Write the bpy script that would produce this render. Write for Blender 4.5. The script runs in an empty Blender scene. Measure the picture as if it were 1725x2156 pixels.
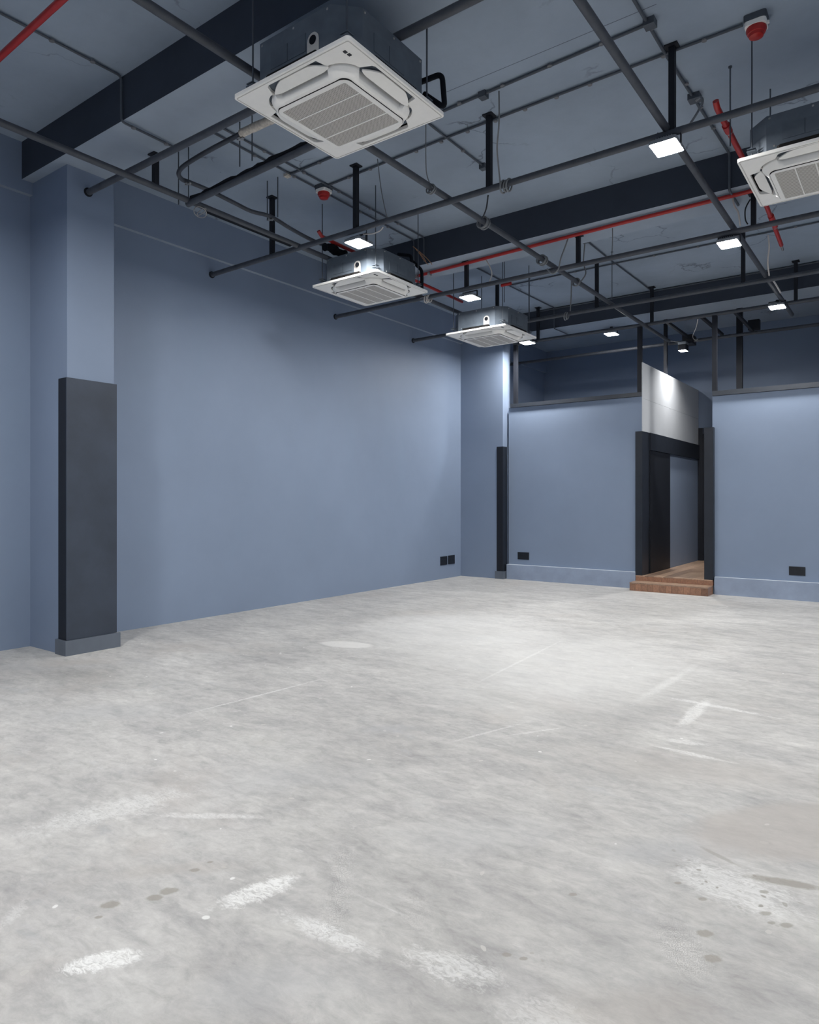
import bpy, bmesh, math, random
from mathutils import Vector, Matrix
random.seed(7)
S = bpy.context.scene
COL = S.collection
PI = math.pi

# ------------------------------------------------------------------ camera
FPX, HORIZON, EYE = 1457.0, 1055.0, 1.5          # focal length and horizon in px of a 1725x2156 frame
YAW = math.atan2(1934.0 - 862.5, FPX)            # the room is turned 36 degrees against the view
cam_d = bpy.data.cameras.new('camera')
cam_d.sensor_fit = 'VERTICAL'; cam_d.sensor_height = 36.0
cam_d.lens = FPX / 2156.0 * 36.0
cam_d.shift_y = -(1078.0 - HORIZON) / 2156.0
cam_d.clip_start = 0.05; cam_d.clip_end = 100
cam = bpy.data.objects.new('camera', cam_d); COL.objects.link(cam)
cam.location = (0, 0, EYE); cam.rotation_euler = (PI / 2, 0, YAW)
S.camera = cam

# ------------------------------------------------------------------ world, exposure
w = bpy.data.worlds.new('world'); S.world = w; w.use_nodes = True
w.node_tree.nodes['Background'].inputs[0].default_value = (0.90, 0.95, 1.0, 1)
w.node_tree.nodes['Background'].inputs[1].default_value = 1.2      # even overcast sky, let in only by the added fill windows
S.view_settings.view_transform = 'Standard'; S.view_settings.look = 'None'
S.view_settings.gamma = 1.0; S.view_settings.use_curve_mapping = False
S.view_settings.exposure = 0.0
LAMP_POWER = 350.0                               # radiance of every LED floodlight panel
SPOT_POWER = 1500.0                               # radiance of the lamp over the passage

# sampling help for the daylight coming through openings added in the right and front walls (gives no light of its own)
for _loc, _rot, _sx, _sy in (((5.98, 4.2, 1.75), (0, PI / 2, 0), 3.0, 13.4), ((1.25, -3.18, 1.55), (PI / 2, 0, 0), 6.5, 2.9)):
    pl = bpy.data.lights.new('daylight_portal', 'AREA'); pl.shape = 'RECTANGLE'; pl.size = _sx; pl.size_y = _sy
    pl.cycles.is_portal = True
    po = bpy.data.objects.new('daylight_portal', pl); COL.objects.link(po); po.location = _loc; po.rotation_euler = _rot

# ------------------------------------------------------------------ survey helpers: room points seen at a picture position
_r = (math.cos(YAW), math.sin(YAW)); _f = (-math.sin(YAW), math.cos(YAW))
def _ray(u, v):
    a = (u - 862.5) / FPX
    return Vector((_f[0] + a * _r[0], _f[1] + a * _r[1], -(v - HORIZON) / FPX))
def at_z(u, v, z):
    d = _ray(u, v); return d * ((z - EYE) / d.z) + Vector((0, 0, EYE))
def at_y(u, v, y):
    d = _ray(u, v); return d * (y / d.y) + Vector((0, 0, EYE))
def at_x(u, v, x):
    d = _ray(u, v); return d * (x / d.x) + Vector((0, 0, EYE))

# ------------------------------------------------------------------ materials
def new_mat(name):
    m = bpy.data.materials.new(name); m.use_nodes = True
    nt = m.node_tree; return m, nt, nt.nodes['Principled BSDF']
def nd(nt, t, **kw):
    n = nt.nodes.new(t)
    for k, v in kw.items(): setattr(n, k, v)
    return n
def ramp(nt, src, stops):
    r = nd(nt, 'ShaderNodeValToRGB'); e = r.color_ramp.elements
    e[0].position, e[0].color = stops[0][0], (*stops[0][1], 1)
    e[1].position, e[1].color = stops[1][0], (*stops[1][1], 1)
    for p, c in stops[2:]:
        x = e.new(p); x.color = (*c, 1)
    nt.links.new(src, r.inputs[0]); return r.outputs[0]
def math_n(nt, op, a, b=None, clamp=False):
    n = nd(nt, 'ShaderNodeMath', operation=op); n.use_clamp = clamp
    for i, x in enumerate((a, b)):
        if x is None: continue
        if isinstance(x, (int, float)): n.inputs[i].default_value = x
        else: nt.links.new(x, n.inputs[i])
    return n.outputs[0]
def noise(nt, vec, scale, detail=5, rough=.6, dist=0):
    n = nd(nt, 'ShaderNodeTexNoise'); n.inputs['Scale'].default_value = scale
    n.inputs['Detail'].default_value = detail; n.inputs['Roughness'].default_value = rough
    n.inputs['Distortion'].default_value = dist
    if vec is not None: nt.links.new(vec, n.inputs['Vector'])
    return n.outputs[0]
def mixc(nt, fac, a, b, mode='MIX'):
    n = nd(nt, 'ShaderNodeMix', data_type='RGBA', blend_type=mode)
    if isinstance(fac, (int, float)): n.inputs[0].default_value = fac
    else: nt.links.new(fac, n.inputs[0])
    for i, x in ((6, a), (7, b)):
        if isinstance(x, tuple): n.inputs[i].default_value = (*x, 1)
        else: nt.links.new(x, n.inputs[i])
    return n.outputs[2]
def position(nt):
    return nd(nt, 'ShaderNodeNewGeometry').outputs['Position']
def bump(nt, bs, h, strength=.2, dist=.01):
    b = nd(nt, 'ShaderNodeBump'); b.inputs['Strength'].default_value = strength; b.inputs['Distance'].default_value = dist
    nt.links.new(h, b.inputs['Height']); nt.links.new(b.outputs[0], bs.inputs['Normal'])

def painted(name, c, rough=.6, var=.12, scale=1.3, bmp=.12, spec=.3, marks=0):
    """brushed masonry paint: base colour, soft mottling, a few scuffs, fine relief"""
    m, nt, bs = new_mat(name); p = position(nt)
    lo = tuple(x * (1 - var) for x in c); hi = tuple(x * (1 + var) for x in c)
    col = ramp(nt, noise(nt, p, scale, 6, .62), [(.3, lo), (.7, hi)])
    if marks:
        mk = ramp(nt, noise(nt, p, 9, 4, .7, 1.2), [(.66, (0, 0, 0)), (.74, (1, 1, 1))])
        gate = ramp(nt, noise(nt, p, 1.1, 2, .5), [(.5, (0, 0, 0)), (.66, (marks,) * 3)])
        fac = math_n(nt, 'MULTIPLY', mk, gate)
        col = mixc(nt, fac, col, tuple(min(1, x * 1.5 + .02) for x in c))
    nt.links.new(col, bs.inputs['Base Color'])
    bs.inputs['Roughness'].default_value = rough; bs.inputs['Specular IOR Level'].default_value = spec
    if bmp: bump(nt, bs, noise(nt, p, 22, 6, .65), bmp, .006)
    return m
def plain(name, c, rough=.5, metal=0, spec=.4, var=.06, scale=14):
    m, nt, bs = new_mat(name)
    tc = nd(nt, 'ShaderNodeTexCoord').outputs['Object']
    lo = tuple(x * (1 - var) for x in c); hi = tuple(min(1, x * (1 + var)) for x in c)
    nt.links.new(ramp(nt, noise(nt, tc, scale, 3), [(.35, lo), (.65, hi)]), bs.inputs['Base Color'])
    bs.inputs['Roughness'].default_value = rough; bs.inputs['Metallic'].default_value = metal
    bs.inputs['Specular IOR Level'].default_value = spec
    return m
def glow(name, c, strength):
    m, nt, bs = new_mat(name)
    bs.inputs['Base Color'].default_value = (.8, .8, .8, 1)
    bs.inputs['Emission Color'].default_value = (*c, 1); bs.inputs['Emission Strength'].default_value = strength
    return m

BLUE = (.205, .258, .356)
M = {}
M['wall'] = painted('blue_grey_wall_paint', BLUE, .55, .045, .9, .10, .3, .12)
M['wall_low'] = painted('blue_grey_plinth_paint', (.27, .325, .43), .5, .14, 2.2, .2, .35, .5)
M['board'] = painted('pale_blue_board_paint', (.42, .44, .47), .5, .05, 1.5, .05, .3)
M['beam_side'] = painted('shaded_beam_side', (.045, .055, .075), .7, .12, 1.2, .1, .2)  # shade on the upright beam faces is put into this colour
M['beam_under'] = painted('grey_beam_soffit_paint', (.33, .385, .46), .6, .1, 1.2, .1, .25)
M['black_panel'] = painted('charcoal_panel_paint', (.036, .047, .069), .45, .18, 2.5, .04, .4)
M['trim'] = plain('charcoal_frame_paint', (.014, .018, .027), .4, 0, .35, .1, 6)
M['black'] = plain('matt_black_paint', (.010, .012, .018), .5, 0, .3)
M['pipe'] = plain('dark_grey_pipe_paint', (.066, .073, .088), .5, 0, .4, .12, 9)
M['post'] = plain('black_post_paint', (.012, .014, .020), .55, 0, .3)
M['conduit'] = plain('grey_conduit_paint', (.075, .088, .108), .5, 0, .4)
M['insulation'] = plain('black_foam_insulation', (.010, .012, .017), .85, 0, .15)
M['red'] = plain('red_gloss_paint', (.40, .020, .018), .35, 0, .5)
M['steel'] = plain('galvanised_steel', (.42, .41, .40), .4, .8, .5, .15, 30)
M['brass'] = plain('copper_wire', (.55, .30, .17), .45, .5)
M['white'] = plain('white_plastic', (.92, .905, .87), .38, 0, .45, .015)
M['white_dim'] = plain('grey_white_plastic', (.58, .56, .53), .45, 0, .4, .03)
M['gap'] = plain('dark_air_slot', (.015, .014, .014), .8, 0, .1)
M['casing'] = plain('painted_sheet_steel', (.105, .128, .158), .6, 0, .3, .12, 5)
M['casing_plate'] = plain('painted_knockout_plate', (.098, .120, .148), .6, 0, .3, .12, 5)
M['tape'] = plain('white_wrapping_tape', (.62, .57, .50), .6, 0, .3, .18, 40)
M['cable'] = plain('grey_flexible_cable', (.20, .21, .22), .5, 0, .4)
M['cable_white'] = plain('white_cable_sleeve', (.55, .52, .50), .5, 0, .4)
M['socket'] = plain('black_socket_plastic', (.009, .011, .016), .3, 0, .4)
M['lamp_body'] = plain('grey_lamp_housing', (.28, .30, .33), .45, .3, .4)
M['lamp_glow'] = glow('lit_led_panel', (1.0, .985, .955), LAMP_POWER)
M['lamp_bright'] = glow('lit_led_panel_bright', (1.0, .985, .955), LAMP_POWER * 1.7)
M['spot_glow'] = glow('lit_spot_panel', (1.0, .98, .95), SPOT_POWER)
M['plinth'] = painted('grey_plinth_paint', (.115, .135, .168), .5, .1, 3, .08, .35)
M['skin_gap'] = plain('dark_opening', (.006, .007, .010), .8, 0, .1)

def ceiling_mat():
    m, nt, bs = new_mat('painted_concrete_slab'); p = position(nt)
    c = (.325, .387, .47)
    col = ramp(nt, noise(nt, p, .8, 7, .65), [(.3, tuple(x * .86 for x in c)), (.7, tuple(x * 1.12 for x in c))])
    # hairline cracks, only here and there
    v = nd(nt, 'ShaderNodeTexVoronoi', feature='DISTANCE_TO_EDGE'); v.inputs['Scale'].default_value = .9
    warp = nd(nt, 'ShaderNodeVectorMath', operation='ADD'); nt.links.new(p, warp.inputs[0])
    nz = nd(nt, 'ShaderNodeTexNoise'); nz.inputs['Scale'].default_value = 2.6; nz.inputs['Detail'].default_value = 7
    nt.links.new(p, nz.inputs['Vector'])
    sc = nd(nt, 'ShaderNodeVectorMath', operation='SCALE'); sc.inputs['Scale'].default_value = .55
    nt.links.new(nz.outputs['Color'], sc.inputs[0]); nt.links.new(sc.outputs[0], warp.inputs[1])
    nt.links.new(warp.outputs[0], v.inputs['Vector'])
    crack = ramp(nt, v.outputs['Distance'], [(.0, (1, 1, 1)), (.012, (0, 0, 0))])
    gate = ramp(nt, noise(nt, p, 1.1, 2), [(.53, (0, 0, 0)), (.62, (.65, .65, .65))])
    fac = math_n(nt, 'MULTIPLY', crack, gate)
    # pour joint running across the slab
    sx = nd(nt, 'ShaderNodeSeparateXYZ'); nt.links.new(p, sx.inputs[0])
    jy = math_n(nt, 'ABSOLUTE', math_n(nt, 'SUBTRACT', sx.outputs['Y'], 5.17))
    jl = math_n(nt, 'LESS_THAN', jy, .004)
    jx = math_n(nt, 'MULTIPLY', math_n(nt, 'GREATER_THAN', sx.outputs['X'], -3.45), math_n(nt, 'LESS_THAN', sx.outputs['X'], -1.55))
    fac = math_n(nt, 'MAXIMUM', fac, math_n(nt, 'MULTIPLY', math_n(nt, 'MULTIPLY', jl, jx), .7))
    # drilled holes
    vh = nd(nt, 'ShaderNodeTexVoronoi'); vh.inputs['Scale'].default_value = 1.25; nt.links.new(p, vh.inputs['Vector'])
    hole = ramp(nt, vh.outputs['Distance'], [(.012, (1, 1, 1)), (.02, (0, 0, 0))])
    fac = math_n(nt, 'MAXIMUM', fac, math_n(nt, 'MULTIPLY', hole, .8))
    col = mixc(nt, fac, col, (.045, .052, .066))
    nt.links.new(col, bs.inputs['Base Color']); bs.inputs['Roughness'].default_value = .6
    bs.inputs['Specular IOR Level'].default_value = .25
    bump(nt, bs, noise(nt, p, 14, 7, .65), .14, .008)
    return m
M['ceiling'] = ceiling_mat()

def floor_mat():
    m, nt, bs = new_mat('worn_concrete_floor'); p = position(nt)
    big = noise(nt, p, .42, 5, .6, .6)
    col = ramp(nt, big, [(.28, (.36, .352, .34)), (.5, (.455, .447, .435)), (.74, (.55, .542, .53))])
    mp = nd(nt, 'ShaderNodeMapping'); mp.inputs['Rotation'].default_value = (0, 0, .35); mp.inputs['Scale'].default_value = (1, 2.4, 1)
    nt.links.new(p, mp.inputs['Vector'])
    mid = ramp(nt, noise(nt, mp.outputs[0], 2.1, 9, .70, .4), [(.3, (.74, .74, .75)), (.5, (.96, .96, .96)), (.72, (1.15, 1.15, 1.14))])
    col = mixc(nt, 1.0, col, mid, 'MULTIPLY')
    mp3 = nd(nt, 'ShaderNodeMapping'); mp3.inputs['Rotation'].default_value = (0, 0, -.6); mp3.inputs['Scale'].default_value = (1, 1.9, 1)
    nt.links.new(p, mp3.inputs['Vector'])
    brush = ramp(nt, noise(nt, mp3.outputs[0], 8.5, 8, .74, .5), [(.32, (.80, .80, .80)), (.5, (.99, .99, .99)), (.68, (1.13, 1.13, 1.125))])
    col = mixc(nt, 1.0, col, brush, 'MULTIPLY')
    fine = ramp(nt, noise(nt, p, 26, 8, .7), [(.3, (.93, .93, .93)), (.7, (1.06, 1.06, 1.06))])
    col = mixc(nt, 1.0, col, fine, 'MULTIPLY')
    brown = ramp(nt, noise(nt, p, .75, 6, .65, .4), [(.56, (0, 0, 0)), (.72, (.55, .55, .55))])
    col = mixc(nt, brown, col, (.40, .37, .345))
    cold = ramp(nt, noise(nt, mp.outputs[0], 1.15, 8, .7, 1.4), [(.6, (0, 0, 0)), (.72, (.5, .5, .5))])
    col = mixc(nt, cold, col, (.39, .405, .425))
    # pale trowel scuffs
    mp2 = nd(nt, 'ShaderNodeMapping'); mp2.inputs['Rotation'].default_value = (0, 0, -.25); mp2.inputs['Scale'].default_value = (1, 5, 1)
    nt.links.new(p, mp2.inputs['Vector'])
    sc = ramp(nt, noise(nt, mp2.outputs[0], 2.6, 8, .75, .6), [(.62, (0, 0, 0)), (.74, (.5, .5, .5))])
    col = mixc(nt, sc, col, (.74, .74, .725))
    # white flecks and small dark drips
    def flecks(scale, size, seed_noise, gate_lo, colr, amount):
        nonlocal col
        v = nd(nt, 'ShaderNodeTexVoronoi'); v.inputs['Scale'].default_value = scale
        v.inputs['Randomness'].default_value = 1
        wv = nd(nt, 'ShaderNodeVectorMath', operation='ADD'); nt.links.new(p, wv.inputs[0])
        n2 = nd(nt, 'ShaderNodeTexNoise'); n2.inputs['Scale'].default_value = 11; nt.links.new(p, n2.inputs['Vector'])
        s2 = nd(nt, 'ShaderNodeVectorMath', operation='SCALE'); s2.inputs['Scale'].default_value = .06
        nt.links.new(n2.outputs['Color'], s2.inputs[0]); nt.links.new(s2.outputs[0], wv.inputs[1])
        nt.links.new(wv.outputs[0], v.inputs['Vector'])
        spot = ramp(nt, v.outputs['Distance'], [(size * .7, (1, 1, 1)), (size, (0, 0, 0))])
        sep = nd(nt, 'ShaderNodeSeparateColor'); nt.links.new(v.outputs['Color'], sep.inputs[0])
        pick = math_n(nt, 'GREATER_THAN', sep.outputs[0], gate_lo)
        f = math_n(nt, 'MULTIPLY', math_n(nt, 'MULTIPLY', spot, pick), amount)
        return f
    f1 = flecks(8, .10, 0, .62, None, .7)
    col = mixc(nt, f1, col, (.82, .82, .80))
    f2 = flecks(8, .10, 0, .70, None, .5)
    col = mixc(nt, f2, col, (.27, .25, .22))
    mp4 = nd(nt, 'ShaderNodeMapping'); mp4.inputs['Rotation'].default_value = (0, 0, .9); mp4.inputs['Scale'].default_value = (1, 2.2, 1)
    nt.links.new(p, mp4.inputs['Vector'])
    patchy = ramp(nt, noise(nt, mp4.outputs[0], 24, 6, .7, 1.5), [(.36, (.18,) * 3), (.56, (1, 1, 1))])
    # individual stains: centre, half sizes, heading, colour, strength, raggedness
    def mark(cx, cy, rx, ry, rot, colr, amount, rag=.6, soft=.35, nscale=7.0, tex=None):
        nonlocal col
        mpn = nd(nt, 'ShaderNodeMapping', vector_type='TEXTURE')
        mpn.inputs['Location'].default_value = (cx, cy, 0); mpn.inputs['Rotation'].default_value = (0, 0, rot)
        mpn.inputs['Scale'].default_value = (rx, ry, 1)
        nt.links.new(p, mpn.inputs['Vector'])
        ln = nd(nt, 'ShaderNodeVectorMath', operation='LENGTH'); nt.links.new(mpn.outputs[0], ln.inputs[0])
        nn = math_n(nt, 'MULTIPLY', math_n(nt, 'SUBTRACT', noise(nt, p, nscale, 4, .7), .5), rag * 2)
        d = math_n(nt, 'ADD', ln.outputs['Value'], nn)
        if colr[0] > .78: d = math_n(nt, 'ADD', d, math_n(nt, 'MULTIPLY', math_n(nt, 'SUBTRACT', patchy, .5), -.35))
        f = ramp(nt, d, [(1 - soft, (amount,) * 3), (1.0, (0, 0, 0))])
        if colr[0] > .78:
            f = math_n(nt, 'MULTIPLY', f, patchy)
        if tex is not None: f = math_n(nt, 'MULTIPLY', f, tex)
        col = mixc(nt, f, col, colr)
        return f
    W = (.80, .80, .785)
    def gp(u, v): return at_z(u, v, 0)
    a = gp(1190, 1400); mark(a.x, a.y, 1.5, 1.9, .2, (.70, .70, .69), .4, .35, .6, 1.3)
    a = gp(960, 1330); mark(a.x, a.y, 1.4, 1.7, .2, (.74, .74, .73), .35, .4, .6, 1.1)
    def streak(p0, p1, half, colr, amount, rag=.5, soft=.4, nscale=12):
        a, b = gp(*p0), gp(*p1); m = (a + b) / 2; d = b - a
        mark(m.x, m.y, d.length / 2, half, math.atan2(d.y, d.x), colr, amount, rag, soft, nscale)
    streak((130, 2040), (300, 2008), .050, W, .95, .5, .35, 13)
    streak((450, 1912), (632, 1843), .065, W, .8, .8, .5, 15)
    streak((590, 1918), (800, 2015), .050, W, .55, .8, .6, 13)
    streak((850, 2005), (1060, 2068), .075, W, .5, .9, .6, 18)
    streak((1040, 2130), (1280, 2150), .08, W, .4, .9, .7, 16)
    streak((1432, 1530), (1492, 1472), .055, W, .6, .45, .5, 10)
    streak((1395, 1466), (1640, 1512), .035, W, .55, .5, .5, 10)
    streak((1385, 1572), (1545, 1606), .028, W, .65, .5, .45, 12)
    streak((1400, 1556), (1495, 1570), .045, W, .45, .7, .5, 12)
    streak((1480, 1392), (1320, 1490), .05, W, .35, .6, .8, 8)
    streak((40, 1755), (420, 1660), .13, W, .45, .9, .7, 9)
    streak((300, 1715), (560, 1720), .03, W, .45, .9, .6, 12)
    streak((360, 1512), (700, 1424), .016, W, .5, .3, .6, 20)
    streak((1000, 1440), (1190, 1345), .018, W, .35, .4, .6, 20)
    streak((940, 1565), (1110, 1520), .014, W, .35, .4, .6, 20)
    streak((1060, 1550), (1200, 1530), .012, W, .35, .4, .6, 20)
    streak((0, 1960), (60, 1890), .03, W, .3, .8, .6, 12)
    a = gp(1540, 1865); mark(a.x, a.y, .26, .16, -.2, W, .5, .9, .6, 9)
    for u, v, rx, ry, am in ((230, 1500, .7, .30, .35), (820, 1535, .25, .12, .45), (600, 1640, .6, .25, .3), (120, 1400, .8, .3, .3), (1010, 1760, .5, .2, .3), (1420, 1790, .4, .14, .4), (560, 2080, .4, .16, .3)):
        a = gp(u, v); mark(a.x, a.y, rx, ry, .75, (.40, .405, .415), am, .8, .7, 4.5)
    for u, v, rx, ry, am in ((150, 1395, .5, .2, .45), (380, 1830, .35, .07, .4), (900, 1290, .7, .3, .3), (1330, 2130, .35, .14, .45)):
        a = gp(u, v); mark(a.x, a.y, rx, ry, .75, (.40, .37, .34), am, .8, .7, 5)
    a = gp(730, 1357); mark(a.x, a.y, .32, .16, .3, (.68, .67, .65), .6, .2, .2, 5)
    a = gp(1690, 1745); mark(a.x, a.y, .62, .30, .9, (.40, .37, .345), .65, .35, .25, 3)
    a = gp(1480, 1620); mark(a.x, a.y, .9, .35, .3, (.42, .395, .37), .5, .7, .8, 2.5)
    streak((1560, 1842), (1745, 1874), .035, (.27, .25, .22), .75, .45, .35, 14)
    streak((1470, 1780), (1560, 1825), .016, (.30, .28, .25), .6, .7, .4, 20)
    for u, v, s in ((1207, 1883, .016), (1500, 2018, .03), (443, 1815, .012), (410, 1832, .02), (325, 1890, .03), (355, 1876, .035),
                    (232, 1905, .035), (207, 1931, .014), (1485, 1965, .03), (1068, 2010, .016), (1103, 2018, .014), (1608, 1878, .018),
                    (1480, 1893, .018), (1428, 1859, .014), (1612, 1923, .02), (1656, 1948, .022), (1625, 1943, .014)):
        a = gp(u, v); mark(a.x, a.y, s * 1.2, s * .8, .75, (.27, .25, .215), .7, .5, .35, 34)
    a = gp(1540, 1862)
    spots = flecks(19, .22, 0, .45, None, .8)
    mark(a.x, a.y, .34, .2, -.35, (.26, .24, .21), 1.0, .5, .5, 6, spots)
    a = gp(1080, 2020)
    mark(a.x, a.y, .35, .2, -.4, (.36, .34, .31), .8, .6, .5, 6, flecks(22, .2, 0, .6, None, .8))
    nt.links.new(col, bs.inputs['Base Color'])
    rr = ramp(nt, big, [(.3, (.48,) * 3), (.7, (.66,) * 3)]); nt.links.new(rr, bs.inputs['Roughness'])
    bs.inputs['Specular IOR Level'].default_value = .3
    bump(nt, bs, noise(nt, p, 16, 9, .7), .10, .006)
    return m
M['floor'] = floor_mat()

def wood_mat(name, base, dark):
    m, nt, bs = new_mat(name)
    oi = nd(nt, 'ShaderNodeObjectInfo'); tc = nd(nt, 'ShaderNodeTexCoord').outputs['Object']
    mp = nd(nt, 'ShaderNodeMapping'); mp.inputs['Scale'].default_value = (9, 1.2, 9); nt.links.new(tc, mp.inputs['Vector'])
    cmb = nd(nt, 'ShaderNodeVectorMath', operation='ADD'); nt.links.new(mp.outputs[0], cmb.inputs[0])
    nt.links.new(math_n(nt, 'MULTIPLY', oi.outputs['Random'], 37.0), cmb.inputs[1])
    g = ramp(nt, noise(nt, cmb.outputs[0], 3.2, 6, .65, .8), [(.3, dark), (.65, base)])
    shade = ramp(nt, oi.outputs['Random'], [(0, (.55, .53, .53)), (.3, (.92, .92, .92)), (1, (1.2, 1.18, 1.16))])
    nt.links.new(mixc(nt, 1.0, g, shade, 'MULTIPLY'), bs.inputs['Base Color'])
    bs.inputs['Roughness'].default_value = .38; bs.inputs['Specular IOR Level'].default_value = .5
    bump(nt, bs, noise(nt, cmb.outputs[0], 8, 4), .05, .003)
    return m
M['wood'] = wood_mat('brown_step_boards', (.34, .18, .11), (.20, .105, .072))
M['floor_wood'] = wood_mat('brown_floor_planks', (.46, .33, .24), (.30, .19, .13))  # paler than the risers, glare on the tops put into the colour

def grille_mat():
    """white louvre with rows of small dark perforations"""
    m, nt, bs = new_mat('perforated_white_grille')
    tc = nd(nt, 'ShaderNodeTexCoord').outputs['Object']
    b = nd(nt, 'ShaderNodeTexBrick'); b.offset = .5; b.squash = 1
    b.inputs['Color1'].default_value = (.02, .018, .016, 1); b.inputs['Color2'].default_value = (.03, .026, .022, 1)
    b.inputs['Mortar'].default_value = (.60, .57, .53, 1)
    b.inputs['Scale'].default_value = 1.0
    b.inputs['Brick Width'].default_value = .0125; b.inputs['Row Height'].default_value = .0085
    b.inputs['Mortar Size'].default_value = .0026; b.inputs['Mortar Smooth'].default_value = .1
    nt.links.new(tc, b.inputs['Vector'])
    nt.links.new(b.outputs['Color'], bs.inputs['Base Color']); bs.inputs['Roughness'].default_value = .5
    return m
M['grille'] = grille_mat()

# ------------------------------------------------------------------ mesh helpers
def bmn(): return bmesh.new()
def box(bm, x0, x1, y0, y1, z0, z1):
    v = [bm.verts.new((x, y, z)) for z in (z0, z1) for x, y in ((x0, y0), (x1, y0), (x1, y1), (x0, y1))]
    for f in ((3, 2, 1, 0), (4, 5, 6, 7), (0, 1, 5, 4), (1, 2, 6, 5), (2, 3, 7, 6), (3, 0, 4, 7)):
        bm.faces.new([v[i] for i in f])
    return v
def prism(bm, pts, z0, z1):
    a = [bm.verts.new((x, y, z0)) for x, y in pts]; b = [bm.verts.new((x, y, z1)) for x, y in pts]
    n = len(pts); bm.faces.new(a[::-1]); bm.faces.new(b)
    for i in range(n): bm.faces.new((a[i], a[(i + 1) % n], b[(i + 1) % n], b[i]))
def loft(bm, rings, cap0=True, cap1=True):
    vs = [[bm.verts.new(p) for p in r] for r in rings]; n = len(vs[0])
    for a, b in zip(vs, vs[1:]):
        for i in range(n): bm.faces.new((a[i], a[(i + 1) % n], b[(i + 1) % n], b[i]))
    if cap0: bm.faces.new(vs[0][::-1])
    if cap1: bm.faces.new(vs[-1])
def ring_plate(bm, outer, inner, z0, z1):
    """plate with a hole; outer and inner have the same number of points"""
    n = len(outer)
    L = [[bm.verts.new((x, y, z)) for x, y in o] for o, z in ((outer, z0), (inner, z0), (inner, z1), (outer, z1))]
    for k in range(4):
        a, b = L[k], L[(k + 1) % 4]
        for i in range(n): bm.faces.new((a[i], a[(i + 1) % n], b[(i + 1) % n], b[i]))
def fillet(pts, r, seg=5):
    pts = [Vector(p) for p in pts]
    if r <= 0 or len(pts) < 3: return pts
    out = [pts[0]]
    for a, b, c in zip(pts, pts[1:], pts[2:]):
        d1 = a - b; d2 = c - b
        k = min(r, d1.length * .45, d2.length * .45)
        p1 = b + d1.normalized() * k; p2 = b + d2.normalized() * k
        for i in range(seg + 1):
            t = i / seg; out.append(p1 * (1 - t) ** 2 + b * 2 * t * (1 - t) + p2 * t * t)
    out.append(pts[-1]); return out
def tube(bm, pts, r, seg=12, bend=0, wob=0):
    pts = fillet(pts, bend); n = len(pts); rings = []
    up = None
    for i, p in enumerate(pts):
        t = (pts[min(i + 1, n - 1)] - pts[max(i - 1, 0)]).normalized()
        if up is None:
            up = Vector((0, 0, 1)) if abs(t.z) < .9 else Vector((1, 0, 0))
        s = t.cross(up).normalized(); up = s.cross(t).normalized()
        rr = r * (1 + (random.uniform(-wob, wob) if wob else 0))
        rings.append([p + (s * math.cos(2 * PI * k / seg) + up * math.sin(2 * PI * k / seg)) * rr for k in range(seg)])
    loft(bm, rings)
def smooth_path(pts, per=8):
    P = [Vector(p) for p in pts]; out = []
    for i in range(len(P) - 1):
        p0 = P[max(i - 1, 0)]; p1 = P[i]; p2 = P[i + 1]; p3 = P[min(i + 2, len(P) - 1)]
        for k in range(per):
            t = k / per
            out.append(.5 * ((2 * p1) + (p2 - p0) * t + (2 * p0 - 5 * p1 + 4 * p2 - p3) * t * t + (3 * p1 - p0 - 3 * p2 + p3) * t ** 3))
    out.append(P[-1]); return out
def lathe(bm, prof, c, seg=24, axis='z'):
    rings = []
    for r, h in prof:
        ring = []
        for k in range(seg):
            a = 2 * PI * k / seg
            q = (r * math.cos(a), r * math.sin(a), h)
            if axis == 'x': q = (h, q[0], q[1])
            if axis == 'y': q = (q[1], h, q[0])
            ring.append(Vector(c) + Vector(q))
        rings.append(ring)
    loft(bm, rings)
def rrect(hx, hy, r, seg=6, cx=0, cy=0):
    out = []
    for sx, sy, a0 in ((1, 1, 0), (-1, 1, PI / 2), (-1, -1, PI), (1, -1, 1.5 * PI)):
        for i in range(seg + 1):
            a = a0 + PI / 2 * i / seg
            out.append((cx + sx * (hx - r) + r * math.cos(a), cy + sy * (hy - r) + r * math.sin(a)))
    return out

def link(o, parent=None):
    COL.objects.link(o)
    if parent is not None: o.parent = parent
def base_of(o):
    p = Vector((0, 0, 0))
    while o is not None: p += o.location; o = o.parent
    return p
def obj(name, bm, m, parent=None, bevel=0, smooth=False, origin=None):
    """one mesh object; bm is in room coordinates, the mesh is stored relative to its own origin"""
    if bevel:
        bmesh.ops.bevel(bm, geom=[e for e in bm.edges if e.calc_face_angle(0) > .6], offset=bevel, segments=2, affect='EDGES', profile=.6)
    bmesh.ops.recalc_face_normals(bm, faces=bm.faces)
    pb = base_of(parent) if parent is not None else Vector((0, 0, 0))
    if origin is None: org = pb.copy()
    elif origin == 'base':
        xs = [v.co for v in bm.verts]
        org = Vector(((min(c.x for c in xs) + max(c.x for c in xs)) / 2, (min(c.y for c in xs) + max(c.y for c in xs)) / 2, min(c.z for c in xs)))
    else: org = Vector(origin)
    bmesh.ops.translate(bm, verts=bm.verts, vec=-org)
    me = bpy.data.meshes.new(name); bm.to_mesh(me); bm.free()
    mats = m if isinstance(m, (list, tuple)) else [m]
    for x in mats: me.materials.append(x)
    o = bpy.data.objects.new(name, me); o.location = org - pb
    if smooth:
        for p in me.polygons: p.use_smooth = True
        me.set_sharp_from_angle(angle=math.radians(40))
    link(o, parent); return o
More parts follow.
